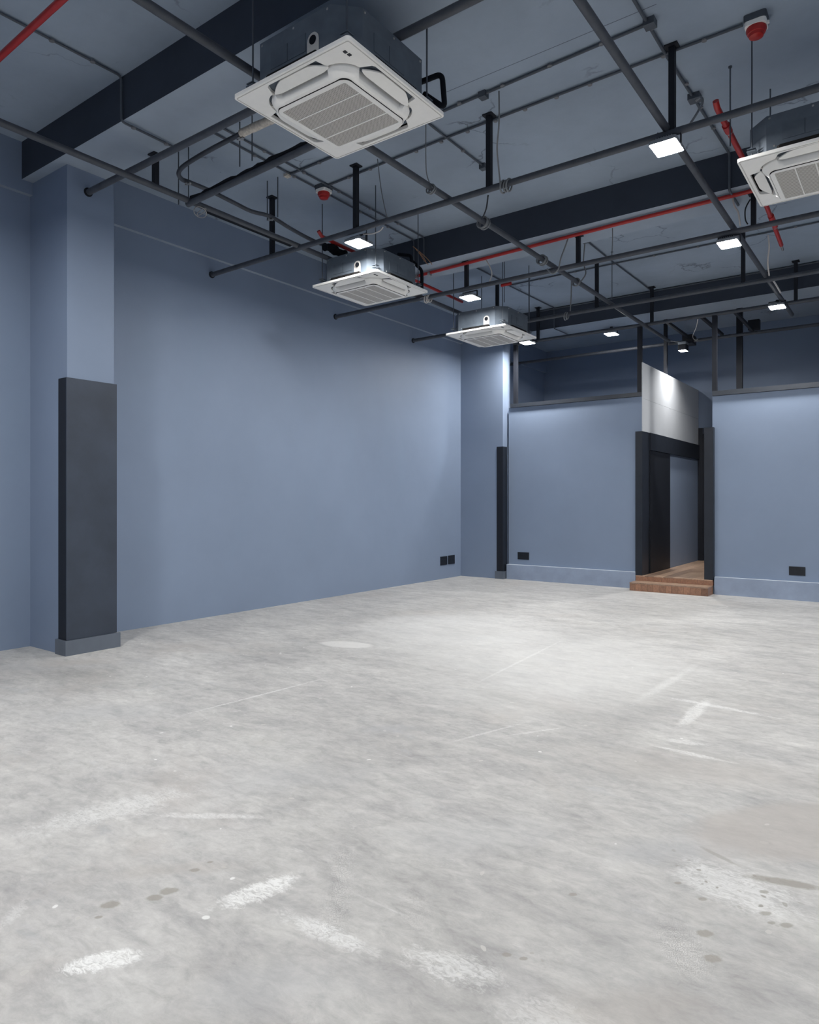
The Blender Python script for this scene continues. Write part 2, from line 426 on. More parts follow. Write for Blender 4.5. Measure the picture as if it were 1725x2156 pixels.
def thing(name, label, cat, loc=(0, 0, 0), group=None):
    o = bpy.data.objects.new(name, None); o.empty_display_size = .1; o.location = loc
    o['label'] = label; o['category'] = cat
    if group: o['group'] = group
    link(o); return o
def tag(o, label, cat, group=None):
    o['label'] = label; o['category'] = cat
    if group: o['group'] = group
    return o
def struct(name, bm, m, parent=None, bevel=0, label=None):
    o = obj(name, bm, m, parent, bevel); o['kind'] = 'structure'
    if label: o['label'] = label
    return o
def copy_tree(o, parent=None):
    c = o.copy(); COL.objects.link(c)
    if parent is not None: c.parent = parent
    for ch in list(o.children): copy_tree(ch, c)
    return c

# ================================================================== THE ROOM
XL, CEIL = -7.40, 5.15
bm = bmn(); box(bm, -7.7, 6.0, -3.2, 16.0, -.15, 0); struct('floor', bm, M['floor'], label='worn pale grey concrete floor')
bm = bmn(); box(bm, -7.7, 6.0, -3.2, 16.0, CEIL, CEIL + .2); struct('ceiling', bm, M['ceiling'], label='blue grey painted concrete slab')
# left wall with the slightly proud beam above it (its pale underside has floor bounce in its colour)
bm = bmn()
box(bm, XL - .3, XL, -3.2, 16.0, 0, CEIL)
struct('wall_left', bm, M['wall'], label='long blue grey wall on the left')
bm = bmn(); box(bm, XL, XL + .06, -3.2, 15.65, 4.645, CEIL); bmesh.ops.recalc_face_normals(bm, faces=bm.faces)
for f in bm.faces: f.material_index = 1 if f.normal.z < -.5 else 0
struct('trim_1', bm, [M['wall'], M['beam_under']], label='slightly proud edge beam along the top of the left wall')
bm = bmn(); box(bm, XL, 6.0, 15.65, 15.95, 0, CEIL); struct('wall_rear', bm, M['wall'], label='far blue grey wall of the back room')
bm = bmn()
box(bm, 5.8, 6.0, -3.2, 15.65, 3.25, CEIL); box(bm, 5.8, 6.0, -3.2, 15.65, 0, .25)
box(bm, 5.8, 6.0, -3.2, -2.5, .25, 3.25); box(bm, 5.8, 6.0, 10.9, 15.65, .25, 3.25)
struct('wall_right', bm, M['wall'])
for i in range(5):  # unseen windows added to bring in fill daylight
    y0 = -2.5 + 2.68 * i; w1 = struct('fill_window_%d' % (i + 1), (lambda b: (box(b, 5.86, 5.92, y0, y0 + .06, .25, 3.25), box(b, 5.86, 5.92, y0 + 2.62, y0 + 2.68, .25, 3.25), box(b, 5.86, 5.92, y0 + .06, y0 + 2.62, .25, .31), box(b, 5.86, 5.92, y0 + .06, y0 + 2.62, 3.19, 3.25), b)[-1])(bmn()), M['black'])
bm = bmn(); box(bm, 6.05, 18.0, -8.0, 18.0, -.2, -.05); box(bm, -8.0, 6.05, -14.0, -3.25, -.2, -.05); struct('pavement', bm, M['wall_low'])
bm = bmn(); box(bm, XL, 5.8, -3.2, -3.0, 3.0, CEIL); box(bm, XL, 5.8, -3.2, -3.0, 0, .1); box(bm, XL, -2.0, -3.2, -3.0, .1, 3.0); box(bm, 4.5, 5.8, -3.2, -3.0, .1, 3.0); struct('wall_front', bm, M['wall'])
bm = bmn()
for x in (-2.0, .14, 2.28, 4.42): box(bm, x, x + .08, -3.14, -3.06, .1, 3.0)
struct('fill_window_6', bm, M['black'])  # unseen front glazing, also added for fill
# half height partitions at the back
YP = 11.95
bm = bmn(); box(bm, -6.40, -3.82, YP, YP + .14, 0, 3.30); struct('wall_back_left', bm, M['wall'], bevel=.004, label='half height blue grey partition left of the doorway')
bm = bmn(); box(bm, -2.69, 5.8, YP, YP + .14, 0, 3.20); struct('wall_back_right', bm, M['wall'], bevel=.004, label='half height blue grey partition right of the doorway')
bm = bmn(); box(bm, -6.40, -3.91, YP - .09, YP, 0, .278); struct('baseboard_back_left', bm, M['wall_low'], bevel=.006, label='tall blue grey skirting left of the steps')
bm = bmn(); box(bm, -2.64, 5.8, YP - .09, YP, 0, .278); struct('baseboard_back_right', bm, M['wall_low'], bevel=.006, label='tall blue grey skirting right of the steps')

M['cap'] = painted('skirting_highlight', (.50, .55, .62), .55, .1, 3, .1, .3)  # paler strip paints the highlight along the skirting top
for x0, x1, par in ((-6.40, -3.91, 'baseboard_back_left'), (-2.64, 5.8, 'baseboard_back_right')):
    bm = bmn(); box(bm, x0, x1, YP - .088, YP - .001, .2782, .281); obj('top_highlight', bm, M['cap'], bpy.data.objects[par])
# beams under the slab
def beam(y0, y1, label):
    t = thing('ceiling_beam', label, 'beam', (0, y0, 4.77))
    bm = bmn(); x0, x1 = XL, 5.8
    box(bm, x0, x1, y0, y1, 4.77, CEIL)
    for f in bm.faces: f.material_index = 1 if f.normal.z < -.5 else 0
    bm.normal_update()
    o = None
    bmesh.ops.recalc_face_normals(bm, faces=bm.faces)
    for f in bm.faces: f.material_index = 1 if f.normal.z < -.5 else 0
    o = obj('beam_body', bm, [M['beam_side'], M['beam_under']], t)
    return t
beam(3.33, 3.89, 'nearest concrete ceiling beam, running from the clad column on the left')
beam(7.82, 8.38, 'middle concrete ceiling beam with the long red pipe below it')
beam(12.15, 12.76, 'farthest concrete ceiling beam above the back room behind the partitions')

# columns on the left wall
def column(x1, y0, y1, top, label, clad_x, clad_y1, clad_top, pl, mat='black_panel'):
    t = thing('column', label, 'column', ((XL + x1) / 2, (y0 + y1) / 2, 0))
    bm = bmn(); box(bm, XL, x1, y0, y1, 0, top); obj('column_shaft', bm, M['wall'], t, bevel=.006)
    e = .012
    bm = bmn()
    prism(bm, [(x1, y0 - e), (x1 + e, y0 - e), (x1 + e, clad_y1), (x1, clad_y1)], .15, clad_top)
    obj('cladding_panel', bm, M[mat], t, bevel=.002)['label'] = 'charcoal cladding panel'
    bm = bmn(); box(bm, clad_x, x1 - .0005, y0 - e, y0, .15, clad_top)  # return face of the cladding, blackened to carry its shade
    obj('shaded_return', bm, M['black'], t, bevel=.002)['label'] = 'cladding return darkened with shade'
    q = pl
    bm = bmn()
    prism(bm, [(clad_x - .03, y0 - q), (x1 + q, y0 - q), (x1 + q, clad_y1 + .03), (x1, clad_y1 + .03), (x1, y0), (clad_x - .03, y0)], 0, .146)
    obj('plinth_block', bm, M['plinth'], t, bevel=.006)
    return t
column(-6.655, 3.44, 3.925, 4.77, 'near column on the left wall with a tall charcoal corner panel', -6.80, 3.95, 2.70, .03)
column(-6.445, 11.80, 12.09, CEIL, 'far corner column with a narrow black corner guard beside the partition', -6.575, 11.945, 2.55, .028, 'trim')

# ================================================================== PASSAGE: planks, steps, frame, far door
t = thing('timber_steps', 'two timber steps up to the black framed doorway', 'steps', (-3.28, 11.7, 0))
bm = bmn(); box(bm, -3.885, -2.68, 11.575, 11.87, 0, .118); box(bm, -3.885, -2.68, 11.88, 12.05, 0, .20); obj('step_core', bm, M['skin_gap'], t)
bm = bmn(); box(bm, -3.908, -2.662, 11.548, 11.885, .120, .138); obj('tread', bm, M['floor_wood'], t, bevel=.003)
n = 13
cuts = [-3.906]
for i in range(n): cuts.append(cuts[-1] + (1.244 / n) * random.uniform(.75, 1.25))
k = 1.244 / (cuts[-1] - cuts[0]); cuts = [-3.906 + (c - cuts[0]) * k for c in cuts]
for i in range(n):
    bm = bmn(); box(bm, cuts[i] + .0012, cuts[i + 1] - .0012, 11.552 + random.uniform(-.001, .001), 11.573, 0.001, .119)
    obj('riser_board', bm, M['wood'], t, origin='base')
for i in range(2):
    bm = bmn(); box(bm, -2.679, -2.664, 11.575 + i * .15, 11.722 + i * .155, .001, .119); obj('riser_board', bm, M['wood'], t, origin='base')
cuts2 = [-3.906, -3.70, -3.60, -3.47, -3.38, -3.16, -2.9, -2.664]
for a, b in zip(cuts2, cuts2[1:]):
    bm = bmn(); box(bm, a + .0012, b - .0012, 11.862 + random.uniform(-.001, .001), 11.879, .139, .213)
    obj('riser_board', bm, M['wood'], t, origin='base')
bm = bmn(); box(bm, -2.679, -2.664, 11.886, 12.04, .139, .213); obj('riser_board', bm, M['wood'], t, origin='base')

pf = thing('passage_floor', 'raised timber plank floor of the passage behind the steps', 'floor', (-3.28, 12, 0)); del pf['category']; pf['kind'] = 'structure'
bm = bmn(); box(bm, -3.80, -2.45, 12.06, 15.64, 0, .20); obj('floor_base', bm, M['skin_gap'], pf)
yy = [11.856, 13.0, 14.35, 15.64]
xs = [-3.908 + .155 * i for i in range(10)]
for i in range(9):
    x0, x1 = xs[i], xs[i + 1]
    cutsy = [11.856, 12.0 + (i * .77) % 1.3 + .5, 14.0 + (i * .53) % 1.1, 15.64]
    for a, b in zip(cutsy, cutsy[1:]):
        lo = max(x0, -3.79) if b > 12.1 and i == 0 else x0
        hi = min(x1, -2.662) if a < 12.0 else x1
        if hi - lo < .02: continue
        if i == 0: lo = -3.80 if a > 11.9 else -3.908
        if i == 0 and a < 11.9:
            bm = bmn(); box(bm, -3.908, x1 - .001, 11.856, 11.95, .214, .2285); obj('plank', bm, M['floor_wood'], pf, origin='base')
            bm = bmn(); box(bm, -3.79, x1 - .001, 11.951, b - .001, .214, .2285); obj('plank', bm, M['floor_wood'], pf, origin='base'); continue
        if hi > -2.66:
            bm = bmn(); box(bm, lo + .001, hi - .001, max(a, 12.1), b - .001, .205, .2285)
        else:
            bm = bmn(); box(bm, lo + .001, hi - .001, a + .001, b - .001, .214 if a < 12 else .205, .2285 + random.uniform(-.0006, .0006))
        obj('plank', bm, M['floor_wood'], pf, origin='base')

# wall along the left of the passage; upper part carries pale boards above the black header
XP = -3.80
bm = bmn(); box(bm, XP - .035, XP - .006, 12.09, 15.65, 0, 3.87); struct('wall_passage', bm, M['wall'], label='wall running back along the left of the passage')
ub = thing('wall_boarding', 'pale boarding above the doorway header, lit by the passage lamp', 'panel', (XP, 11.9, 2.69))
bm = bmn(); box(bm, XP - .005, XP + .010, 11.87, 15.60, 2.695, 3.2545); obj('board', bm, M['board'], ub, bevel=.0015)
bm = bmn(); box(bm, XP - .005, XP + .010, 11.87, 15.60, 3.2575, 3.87); obj('board', bm, M['board'], ub, bevel=.0015)
bm = bmn()
for y in (12.2, 12.62, 13.0, 13.5, 14.0): lathe(bm, [(.018, -.001), (.014, .003)], (XP + .010, y, 3.256), 10, 'x')
o = obj('filler_dabs', bm, M['board'], ub); o['kind'] = 'stuff'

df = thing('door_frame', 'black timber frame around the doorway at the top of the steps', 'door frame', (-3.28, 11.95, .2285))
bm = bmn(); box(bm, -3.912, -3.795, 11.862, 12.25, .229, 2.694); obj('left_jamb', bm, M['trim'], df, bevel=.004)
bm = bmn(); box(bm, -3.795 - .01, -3.765, 12.252, 15.60, 2.392, 2.694); obj('header', bm, M['trim'], df, bevel=.004)
bm = bmn(); box(bm, -2.795, -2.655, 11.862, 12.09, .229, 2.69); obj('right_jamb', bm, M['trim'], df, bevel=.004)
dl = thing('sliding_door', 'black door leaf slid against the left side of the passage', 'door', (XP + .02, 12.9, .2285))
bm = bmn(); box(bm, XP, XP + .022, 12.26, 13.455, .2300, 2.385); obj('door_leaf', bm, M['black'], dl, bevel=.003)
# far door of the passage
d = thing('door_1', 'dark far door at the end of the passage', 'door', (-3.2, 15.62, .2285)); del d['category']; d['kind'] = 'structure'
bm = bmn(); box(bm, -3.79, -3.70, 15.58, 15.648, .229, 3.06); obj('frame_post', bm, M['black'], d)
bm = bmn(); box(bm, -2.86, -2.77, 15.58, 15.648, .229, 3.06); obj('frame_post', bm, M['black'], d)
bm = bmn(); box(bm, -3.70, -2.86, 15.58, 15.648, 2.93, 3.06); obj('frame_head', bm, M['black_panel'], d)
bm = bmn(); box(bm, -3.70, -2.86, 15.60, 15.648, .232, 2.93); obj('door_leaf', bm, M['black'], d)

# black steel rails on the partitions
def rail(name, label, posts, x0, x1, z0, z1, top=None):
    t = thing(name, label, 'railing', ((x0 + x1) / 2, YP + .05, z0))
    bm = bmn(); box(bm, x0, x1, YP - .035, YP + .055, z0, z1); obj('bottom_rail', bm, M['rail'], t, bevel=.004)
    for x, za in posts:
        bm = bmn(); box(bm, x - .035, x + .035, YP - .025, YP + .045, z1 - .001, za); obj('rail_post', bm, M['post'], t, bevel=.003)
    return t
M['rail'] = plain('black_rail_paint', (.030, .036, .047), .4, 0, .5)
rail('partition_rail', 'black steel rail frame on top of the left partition', [(-6.25, 4.50), (-3.865, 4.50)], -6.345, -3.825, 3.302, 3.372)
rail('partition_rail', 'black steel rail frame on top of the right partition', [(-2.655, 4.50)], -2.685, 3.2, 3.202, 3.278)

# ================================================================== PIPE GRID
PR = .030
def pipe(label, a, b, r=PR, posts=(), name='steel_pipe', mat='pipe', group=None, flange_start=None):
    a, b = Vector(a), Vector(b)
    t = thing(name, label, 'pipe', a, group)
    bm = bmn(); tube(bm, [a, b], r, 14); obj('pipe_run', bm, M[mat], t, smooth=True)
    if flange_start:
        d = (b - a).normalized()
        bm = bmn(); tube(bm, [a, a + d * .012], r * 1.45, 14); obj('wall_flange', bm, M['post'], t, smooth=True)
    for x, y, z0, z1 in posts:
        h = .024
        bm = bmn(); box(bm, x - h, x + h, y - h, y + h, z0, z1 - .012)
        p = obj('hanger_post', bm, M['post'], t, bevel=.003)
        bm = bmn(); box(bm, x - .05, x + .05, y - .05, y + .05, z1 - .012, z1)
        obj('top_plate', bm, M['post'], p, bevel=.002)
    return t
pipe('dark pipe from the near column, running behind the nearest air conditioner', (-6.655, 3.65, 4.57), (3.0, 3.65, 4.585), flange_start=1)
pipe('second cross pipe from the left wall, carrying two floodlights', (XL, 5.72, 4.44), (3.0, 5.72, 4.465), flange_start=1,
     posts=[(-6.255, 5.72, 4.44, CEIL), (-4.93, 5.72, 4.44, CEIL), (-3.27, 5.72, 4.45, CEIL), (-1.59, 5.72, 4.46, CEIL)])
pipe('third cross pipe from the left wall, ending under the second air conditioner', (XL, 8.09, 4.402), (3.0, 8.09, 4.41), flange_start=1,
     posts=[(-4.98, 8.09, 4.40, 4.77), (-3.37, 8.09, 4.40, 4.77), (-1.41, 8.09, 4.41, 4.77)])
pipe('fourth cross pipe from the left wall, passing behind the third air conditioner', (XL, 10.17, 4.415), (3.0, 10.17, 4.43), flange_start=1,
     posts=[(-5.66, 10.17, 4.41, CEIL), (-3.94, 10.17, 4.42, CEIL), (-1.90, 10.17, 4.42, CEIL)])
pipe('cross pipe above the two partition rails', (-6.30, 11.955, 4.525), (3.0, 11.955, 4.525),
     posts=[(-5.78, 11.955, 4.52, CEIL), (-3.66, 11.955, 4.52, CEIL), (-1.50, 11.955, 4.52, CEIL)])
pipe('farthest cross pipe, over the back room', (XL, 13.56, 4.50), (3.0, 13.60, 4.50), posts=[])
pipe('long pipe running away through the middle of the ceiling, under the nearest air conditioner', (-3.735, 1.0, 4.49), (-3.755, 13.3, 4.49))
pipe('long pipe running away on the right, past three floodlights', (-1.63, 1.0, 4.495), (-1.635, 12.6, 4.495))
pipe('long pipe running away nearest the left wall', (-5.785, 1.0, 4.465), (-5.83, 10.6, 4.465), posts=[(-5.80, 3.84, 4.46, 4.77)])
# wrapped cross pipe between the left run and the nearest air conditioner
t = thing('wrapped_pipe', 'black wrapped cross pipe with a bumpy cable bundle, left of the nearest air conditioner', 'pipe', (-5.8, 4.19, 4.44))
bm = bmn(); tube(bm, [(-5.83, 4.22, 4.44), (-3.2, 4.09, 4.44)], .030, 14); obj('pipe_run', bm, M['pipe'], t, smooth=True)
pts = [Vector((-5.75 + i * .08, 4.205 - i * .08 * .05 + random.uniform(-.008, .008), 4.475 + random.uniform(-.006, .008))) for i in range(32)]
bm = bmn(); tube(bm, pts, .018, 8, wob=.3); obj('cable_bundle', bm, M['insulation'], t, smooth=True)
bm = bmn(); tube(bm, [(-5.825, 4.45, 4.462), (-5.82, 5.6, 4.462)], .036, 12); 
o = obj('insulation_sleeve', bm, M['insulation'], t, smooth=True)
bm = bmn()
for k in range(2):
    c = Vector((-5.78, 4.33, 4.44)); L = []
    for i in range(15):
        a = 2 * PI * i / 14
        L.append(c + Vector((.02 * math.sin(a) + k * .02, .075 * math.cos(a) * (1 - .3 * k), -.055 + .045 * math.sin(a + k))))
    tube(bm, L, .004, 6)
obj('loose_wire', bm, M['steel'], t)
# braces over the passage
for x in (-3.43, -2.875, -2.37):
    bm = bmn(); box(bm, x - .022, x + .022, 11.99, 13.53, 4.51, 4.555)
    tag(obj('brace_bar', bm, M['post'], origin='base', bevel=.003), {-3.43: 'leftmost brace bar between the two farthest pipes', -2.875: 'middle brace bar between the two farthest pipes', -2.37: 'rightmost brace bar between the two farthest pipes'}[x], 'bar', 'brace bars over the back room')
for x, y0, y1, z0, z1, lab in ((-3.47, 13.45, 13.75, 4.44, 4.60, 'left small dark junction box behind the farthest pipe'), (-2.34, 13.42, 13.55, 4.53, 4.70, 'right small dark junction box at the end of a brace bar')):
    bm = bmn(); box(bm, x - .09, x + .09, y0, y1, z0, z1); tag(obj('junction_box', bm, M['post'], bevel=.006, origin='base'), lab, 'box')
t = thing('steel_post', 'upright post rising from the boarding above the doorway', 'post', (-3.86, 13.45, 3.87))
bm = bmn(); box(bm, -3.89, -3.83, 13.42, 13.48, 3.87, CEIL - .01); obj('post_shaft', bm, M['post'], t, bevel=.003)
bm = bmn(); box(bm, -3.91, -3.81, 13.40, 13.50, CEIL - .01, CEIL); obj('top_plate', bm, M['post'], t)
t = thing('steel_post', 'black post hanging from the farthest pipe behind the right partition', 'post', (-2.62, 13.58, 0))
bm = bmn(); box(bm, -2.66, -2.56, 13.62, 13.70, 0, CEIL); obj('post_shaft', bm, M['post'], t, bevel=.003)

# ================================================================== LED FLOODLIGHTS
def floodlight_proto():
    t = thing('floodlight', 'x', 'floodlight', (0, 0, 0), 'square LED floodlights under the pipes')
    hx, hy = .108, .128
    bm = bmn(); loft(bm, [[(x, y, z) for x, y in rrect(a, b, .018, 4)] for a, b, z in ((hx, hy, 0), (hx, hy, .028), (hx - .03, hy - .03, .046))])
    h = obj('housing', bm, M['lamp_body'], t)
    bm = bmn()
    for i in range(7):
        x = -.06 + i * .02; box(bm, x - .003, x + .003, -.08, .08, .046, .062)
    o = obj('cooling_fins', bm, M['lamp_body'], h); o['kind'] = 'stuff'
    bm = bmn(); v = [bm.verts.new((x, y, -.0015)) for x, y in rrect(hx - .008, hy - .008, .012, 4)]; bm.faces.new(v[::-1])
    me = bpy.data.meshes.new('led_panel'); 
    bm.normal_update()
    for f in bm.faces:
        if f.normal.z > 0: f.normal_flip()
    bm.to_mesh(me); bm.free(); me.materials.append(M['lamp_glow'])
    p = bpy.data.objects.new('led_panel', me); link(p, t); p['label'] = 'lit white panel'
    bm = bmn()
    for s in (-1, 1): box(bm, s * (hx + .004) - .003, s * (hx + .004) + .003, -.015, .015, .01, .085)
    box(bm, -hx - .007, hx + .007, -.015, .015, .085, .091)
    obj('mounting_bracket', bm, M['post'], t)
    return t
fl = floodlight_proto()
def put_light(loc, label, first=[True], rot=0):
    o = fl if first[0] else copy_tree(fl)
    first[0] = False
    o.location = loc; o.rotation_euler = (0, 0, rot); o['label'] = label
    return o
put_light((-1.635, 5.72, 4.345), 'floodlight beside the right air conditioner, nearest and largest of the lit ones')
put_light((-4.96, 5.80, 4.33), 'floodlight hanging just above the second air conditioner')
put_light((-4.99, 8.20, 4.305), 'floodlight on the third cross pipe, between the second and third air conditioners')
put_light((-1.665, 8.16, 4.305), 'floodlight on the right long pipe below the middle beam, second along that pipe')
l5 = put_light((-1.70, 11.60, 4.400), 'floodlight in front of the right partition, farthest on the right')
l7 = put_light((-5.80, 11.55, 4.410), 'floodlight just behind the third air conditioner, by the corner column')
l6 = put_light((-4.64, 12.71, 4.63), 'floodlight under the farthest beam, over the left partition')
bm = bmn(); box(bm, -4.66, -4.62, 12.69, 12.73, 4.720, 4.770); obj('hanger_stem', bm, M['post'], l6)
for l in (l5, l7):
    p = l.location; bm = bmn(); box(bm, p.x - .018, p.x + .018, p.y - .02, 11.955, p.z + .091, p.z + .108); obj('bracket_arm', bm, M['post'], l)
put_light((1.68, 5.75, 4.345), 'added unseen floodlight on the second cross pipe, outside the picture to the right')  # floodlights from here on are unseen ones added for fill
put_light((1.68, 8.17, 4.31), 'added unseen floodlight on the third cross pipe, outside the picture to the right')
put_light((-1.63, -1.3, 4.37), 'added unseen floodlight in line with the right long pipe, behind the viewer')
put_light((-5.0, -1.3, 4.37), 'added unseen floodlight on the left, behind the viewer')
put_light((1.68, 1.2, 4.37), 'added unseen floodlight over the right of the room, behind the viewer')
l8 = put_light((-5.0, 1.75, 4.345), 'added unseen floodlight on the left, outside the picture above the viewer')
put_light((-1.63, 1.9, 4.37), 'added unseen floodlight on the right long pipe, outside the picture above the viewer')
for l in (l5, l7, l8):
    for ch in l.children:
        if ch.name.startswith('led_panel'):
            ch.data = ch.data.copy(); ch.data.materials[0] = M['lamp_bright']
# narrow lamp over the passage
t = thing('passage_lamp', 'pale lamp clamped at the end of the middle long pipe above the passage', 'lamp', (-3.50, 13.30, 4.40))
c = Vector((-3.50, 13.30, 4.40))
bm = bmn(); box(bm, c.x - .07, c.x + .07, c.y - .10, c.y + .10, c.z - .02, c.z + .03); obj('housing', bm, M['lamp_body'], t, bevel=.006)
bm = bmn(); 
ring_plate(bm, [(c.x + x, c.y + y) for x, y in rrect(.07, .10, .01, 3)], [(c.x + x, c.y + y) for x, y in rrect(.066, .096, .008, 3)], c.z - .125, c.z - .018)
obj('shade', bm, M['post'], t)
bm = bmn(); v = [bm.verts.new((c.x + x, c.y + y, c.z - .0215)) for x, y in ((-.06, -.09), (-.06, .09), (.06, .09), (.06, -.09))]; bm.faces.new(v)
bm.normal_update()
for f in bm.faces:
    if f.normal.z > 0: f.normal_flip()
me = bpy.data.meshes.new('led_panel'); bmesh.ops.translate(bm, verts=bm.verts, vec=-c); bm.to_mesh(me); bm.free(); me.materials.append(M['spot_glow'])
p = bpy.data.objects.new('led_panel', me); link(p, t)
bm = bmn(); tube(bm, [c + Vector((0, 0, .03)), c + Vector((-.245, -.02, .09))], .008, 8); obj('stem', bm, M['steel'], t)

# ================================================================== AIR CONDITIONING CASSETTES
def ac_proto():
    t = thing('ceiling_air_conditioner', 'x', 'air conditioner', (0, 0, 0), 'square cassette air conditioners')
    H = .475
    # hole outline of the facia: rounded square that swells where the four air slots are
    def swell(bulge, hb, r, n=96):
        base = rrect(hb, hb, r, 24)
        return base
    N = 24
    def outline(h, r, bulge, span):
        """closed outline with equal point count; bulge outward (or inward if negative) on the middle of each side"""
        pts = []
        for q in range(4):
            a0 = PI / 2 * q
            rot = lambda x, y: (x * math.cos(a0) - y * math.sin(a0), x * math.sin(a0) + y * math.cos(a0))
            for i in range(N):                       # side facing +x, from low y to high y
                y = -(h - r) + 2 * (h - r) * i / N
                k = max(0, min(1, (span - abs(y)) / .05)); k = k * k * (3 - 2 * k)
                pts.append(rot(h + bulge * k, y))
            for i in range(8):                       # corner arc
                a = PI / 2 * i / 8
                pts.append(rot(h - r + r * math.cos(a), h - r + r * math.sin(a)))
        return pts
    def outer_match():
        pts = []
        for q in range(4):
            a0 = PI / 2 * q
            rot = lambda x, y: (x * math.cos(a0) - y * math.sin(a0), x * math.sin(a0) + y * math.cos(a0))
            c = .45
            for i in range(N): pts.append(rot(H, -c + 2 * c * i / N))
            for i in range(8):
                a = PI / 2 * i / 8; rr = H - c
                pts.append(rot(c + rr * math.cos(a), c + rr * math.sin(a)))
        return pts
    hole = outline(.364, .15, .073, .252)
    bm = bmn(); ring_plate(bm, outer_match(), hole, 0, .022); obj('facia_panel', bm, M['white'], t, bevel=.003)
    # fine shadow groove near the rim is a thin raised lip
    bm = bmn(); ring_plate(bm, rrect(.462, .462, .012, 4), rrect(.458, .458, .010, 4), -.0025, .001); obj('rim_lip', bm, M['white_dim'], t)
    # air duct behind the slots
    bm = bmn(); ring_plate(bm, outline(.370, .152, .075, .254), outline(.29, .10, 0, .1), .045, .06); obj('air_slot_back', bm, M['gap'], t)
    bm = bmn(); ring_plate(bm, outline(.376, .152, .074, .254), outline(.368, .15, .073, .252), .012, .05); obj('air_slot_wall', bm, M['gap'], t)
    # dropped centre block
    rings = []
    for h, r, b, z in ((.345, .145, -.032, .045), (.352, .148, -.034, 0), (.349, .146, -.032, -.007), (.333, .135, -.016, -.030), (.318, .115, -.004, -.047), (.300, .10, 0, -.054)):
        rings.append([(x, y, z) for x, y in outline(h, r, b, .25)])
    bm = bmn(); loft(bm, rings); obj('centre_block', bm, M['white'], t, smooth=True)
    # intake frame and grille
    bm = bmn(); ring_plate(bm, rrect(.297, .297, .06, 8), rrect(.294, .294, .058, 8), -.058, -.05); obj('frame_groove', bm, M['gap'], t)
    bm = bmn(); ring_plate(bm, rrect(.294, .294, .058, 8), rrect(.262, .262, .012, 8), -.061, -.05); obj('intake_frame', bm, M['white'], t)
    bm = bmn(); box(bm, -.262, .262, -.262, .262, -.0575, -.053); g = obj('intake_grille', bm, M['grille'], t)
    for y in (-.131, 0, .131):
        bm = bmn(); box(bm, -.262, .262, y - .004, y + .004, -.0605, -.0575); obj('grille_rib', bm, M['white'], g)
    # four louvre blades
    for q in range(4):
        a0 = PI / 2 * q
        def rot(x, y, z): return (x * math.cos(a0) - y * math.sin(a0), x * math.sin(a0) + y * math.cos(a0), z)
        out = []
        for i in range(25):
            y = -.222 + .444 * i / 24; e = abs(y) / .222
            out.append((.421 - .058 * max(0, (e - .45) / .55) ** 1.6, y))
        for i in range(25):
            y = .222 - .444 * i / 24; e = abs(y) / .222
            out.append((.345 + .012 * max(0, (e - .7) / .3) ** 2, y))
        bm = bmn(); loft(bm, [[rot(x, y, -.004 + (x - .378) * .22 + dz) for x, y in out] for dz in (0, .008)])
        obj('louvre_blade', bm, M['white'], t)
        for s in (-1, 1):
            bm = bmn()
            loft(bm, [[rot(x, y, z) for x, y in ((.338, s * .243), (.372, s * .236), (.392, s * .246), (.352, s * .275))][::s] for z in (.006, .03)])
            obj('slot_end_piece', bm, M['white_dim'], t)
    # sensor windows at the corner
    for x, y in ((.385, -.398), (.388, -.366)):
        bm = bmn(); v = rrect(.010, .011, .002, 2)
        ca, sa = 1.0, 0.0
        prism(bm, [(x + p * ca - q2 * sa, y + p * sa + q2 * ca) for p, q2 in v], -.0025, .001); obj('sensor_window', bm, M['socket'], t)
    # sheet steel casing with cut corners
    b, ch = .42, .13
    out = [(b, -b + ch), (b, b - ch), (b - ch, b), (-b + ch, b), (-b, b - ch), (-b, -b + ch), (-b + ch, -b), (b - ch, -b)]
    bm = bmn(); prism(bm, out, .022, .295); cs = obj('casing', bm, M['casing'], t, bevel=.003)
    for q in range(4):
        a0 = PI / 2 * q
        def rot(x, y, z): return Vector((x * math.cos(a0) - y * math.sin(a0), x * math.sin(a0) + y * math.cos(a0), z))
        for y0, y1 in ((-.19, -.05), (-.045, .10)):
            bm = bmn(); loft(bm, [[rot(x, y, z) for y, z in ((y0, .10), (y1, .10), (y1, .205), (y0, .205))] for x in (b - .002, b + .004)])
            obj('knockout_plate', bm, M['casing_plate'], cs, bevel=.001)
        bm = bmn()
        for y, z in ((-.27, .275), (0, .275), (.27, .275), (-.24, .07), (.12, .05)): lathe(bm, [(.008, -.001), (.006, .004)], rot(b, y, z), 8, 'x' if q % 2 == 0 else 'y')
        o = obj('screw_heads', bm, M['steel'], cs); o['kind'] = 'stuff'
        # suspension bracket and threaded rod at each cut corner
        c = rot(b - ch / 2 + .035, b - ch / 2 + .035, 0); dd = Vector((c.x, c.y, 0)).normalized()
        bm = bmn(); box(bm, c.x - .03, c.x + .03, c.y - .03, c.y + .03, .075, .083); box(bm, c.x - .028, c.x + .028, c.y - .028, c.y + .028, .095, .100)
        br = obj('hanging_bracket', bm, M['casing'], t)
    # drain socket on the front face
    bm = bmn(); prism(bm, [(.115, -b - .004), (.205, -b - .004), (.205, -b + .002), (.115, -b + .002)], .022, .140)
    lathe(bm, [(.045, -.004), (.045, .002)], (.16, -b, .140), 20, 'y'); ds = obj('drain_socket_plate', bm, M['white_dim'], t)
    bm = bmn(); lathe(bm, [(.026, -.006), (.026, .001)], (.16, -b - .001, .142), 18, 'y'); obj('drain_socket', bm, M['insulation'], ds)
    return t, out
ac, _o = ac_proto()
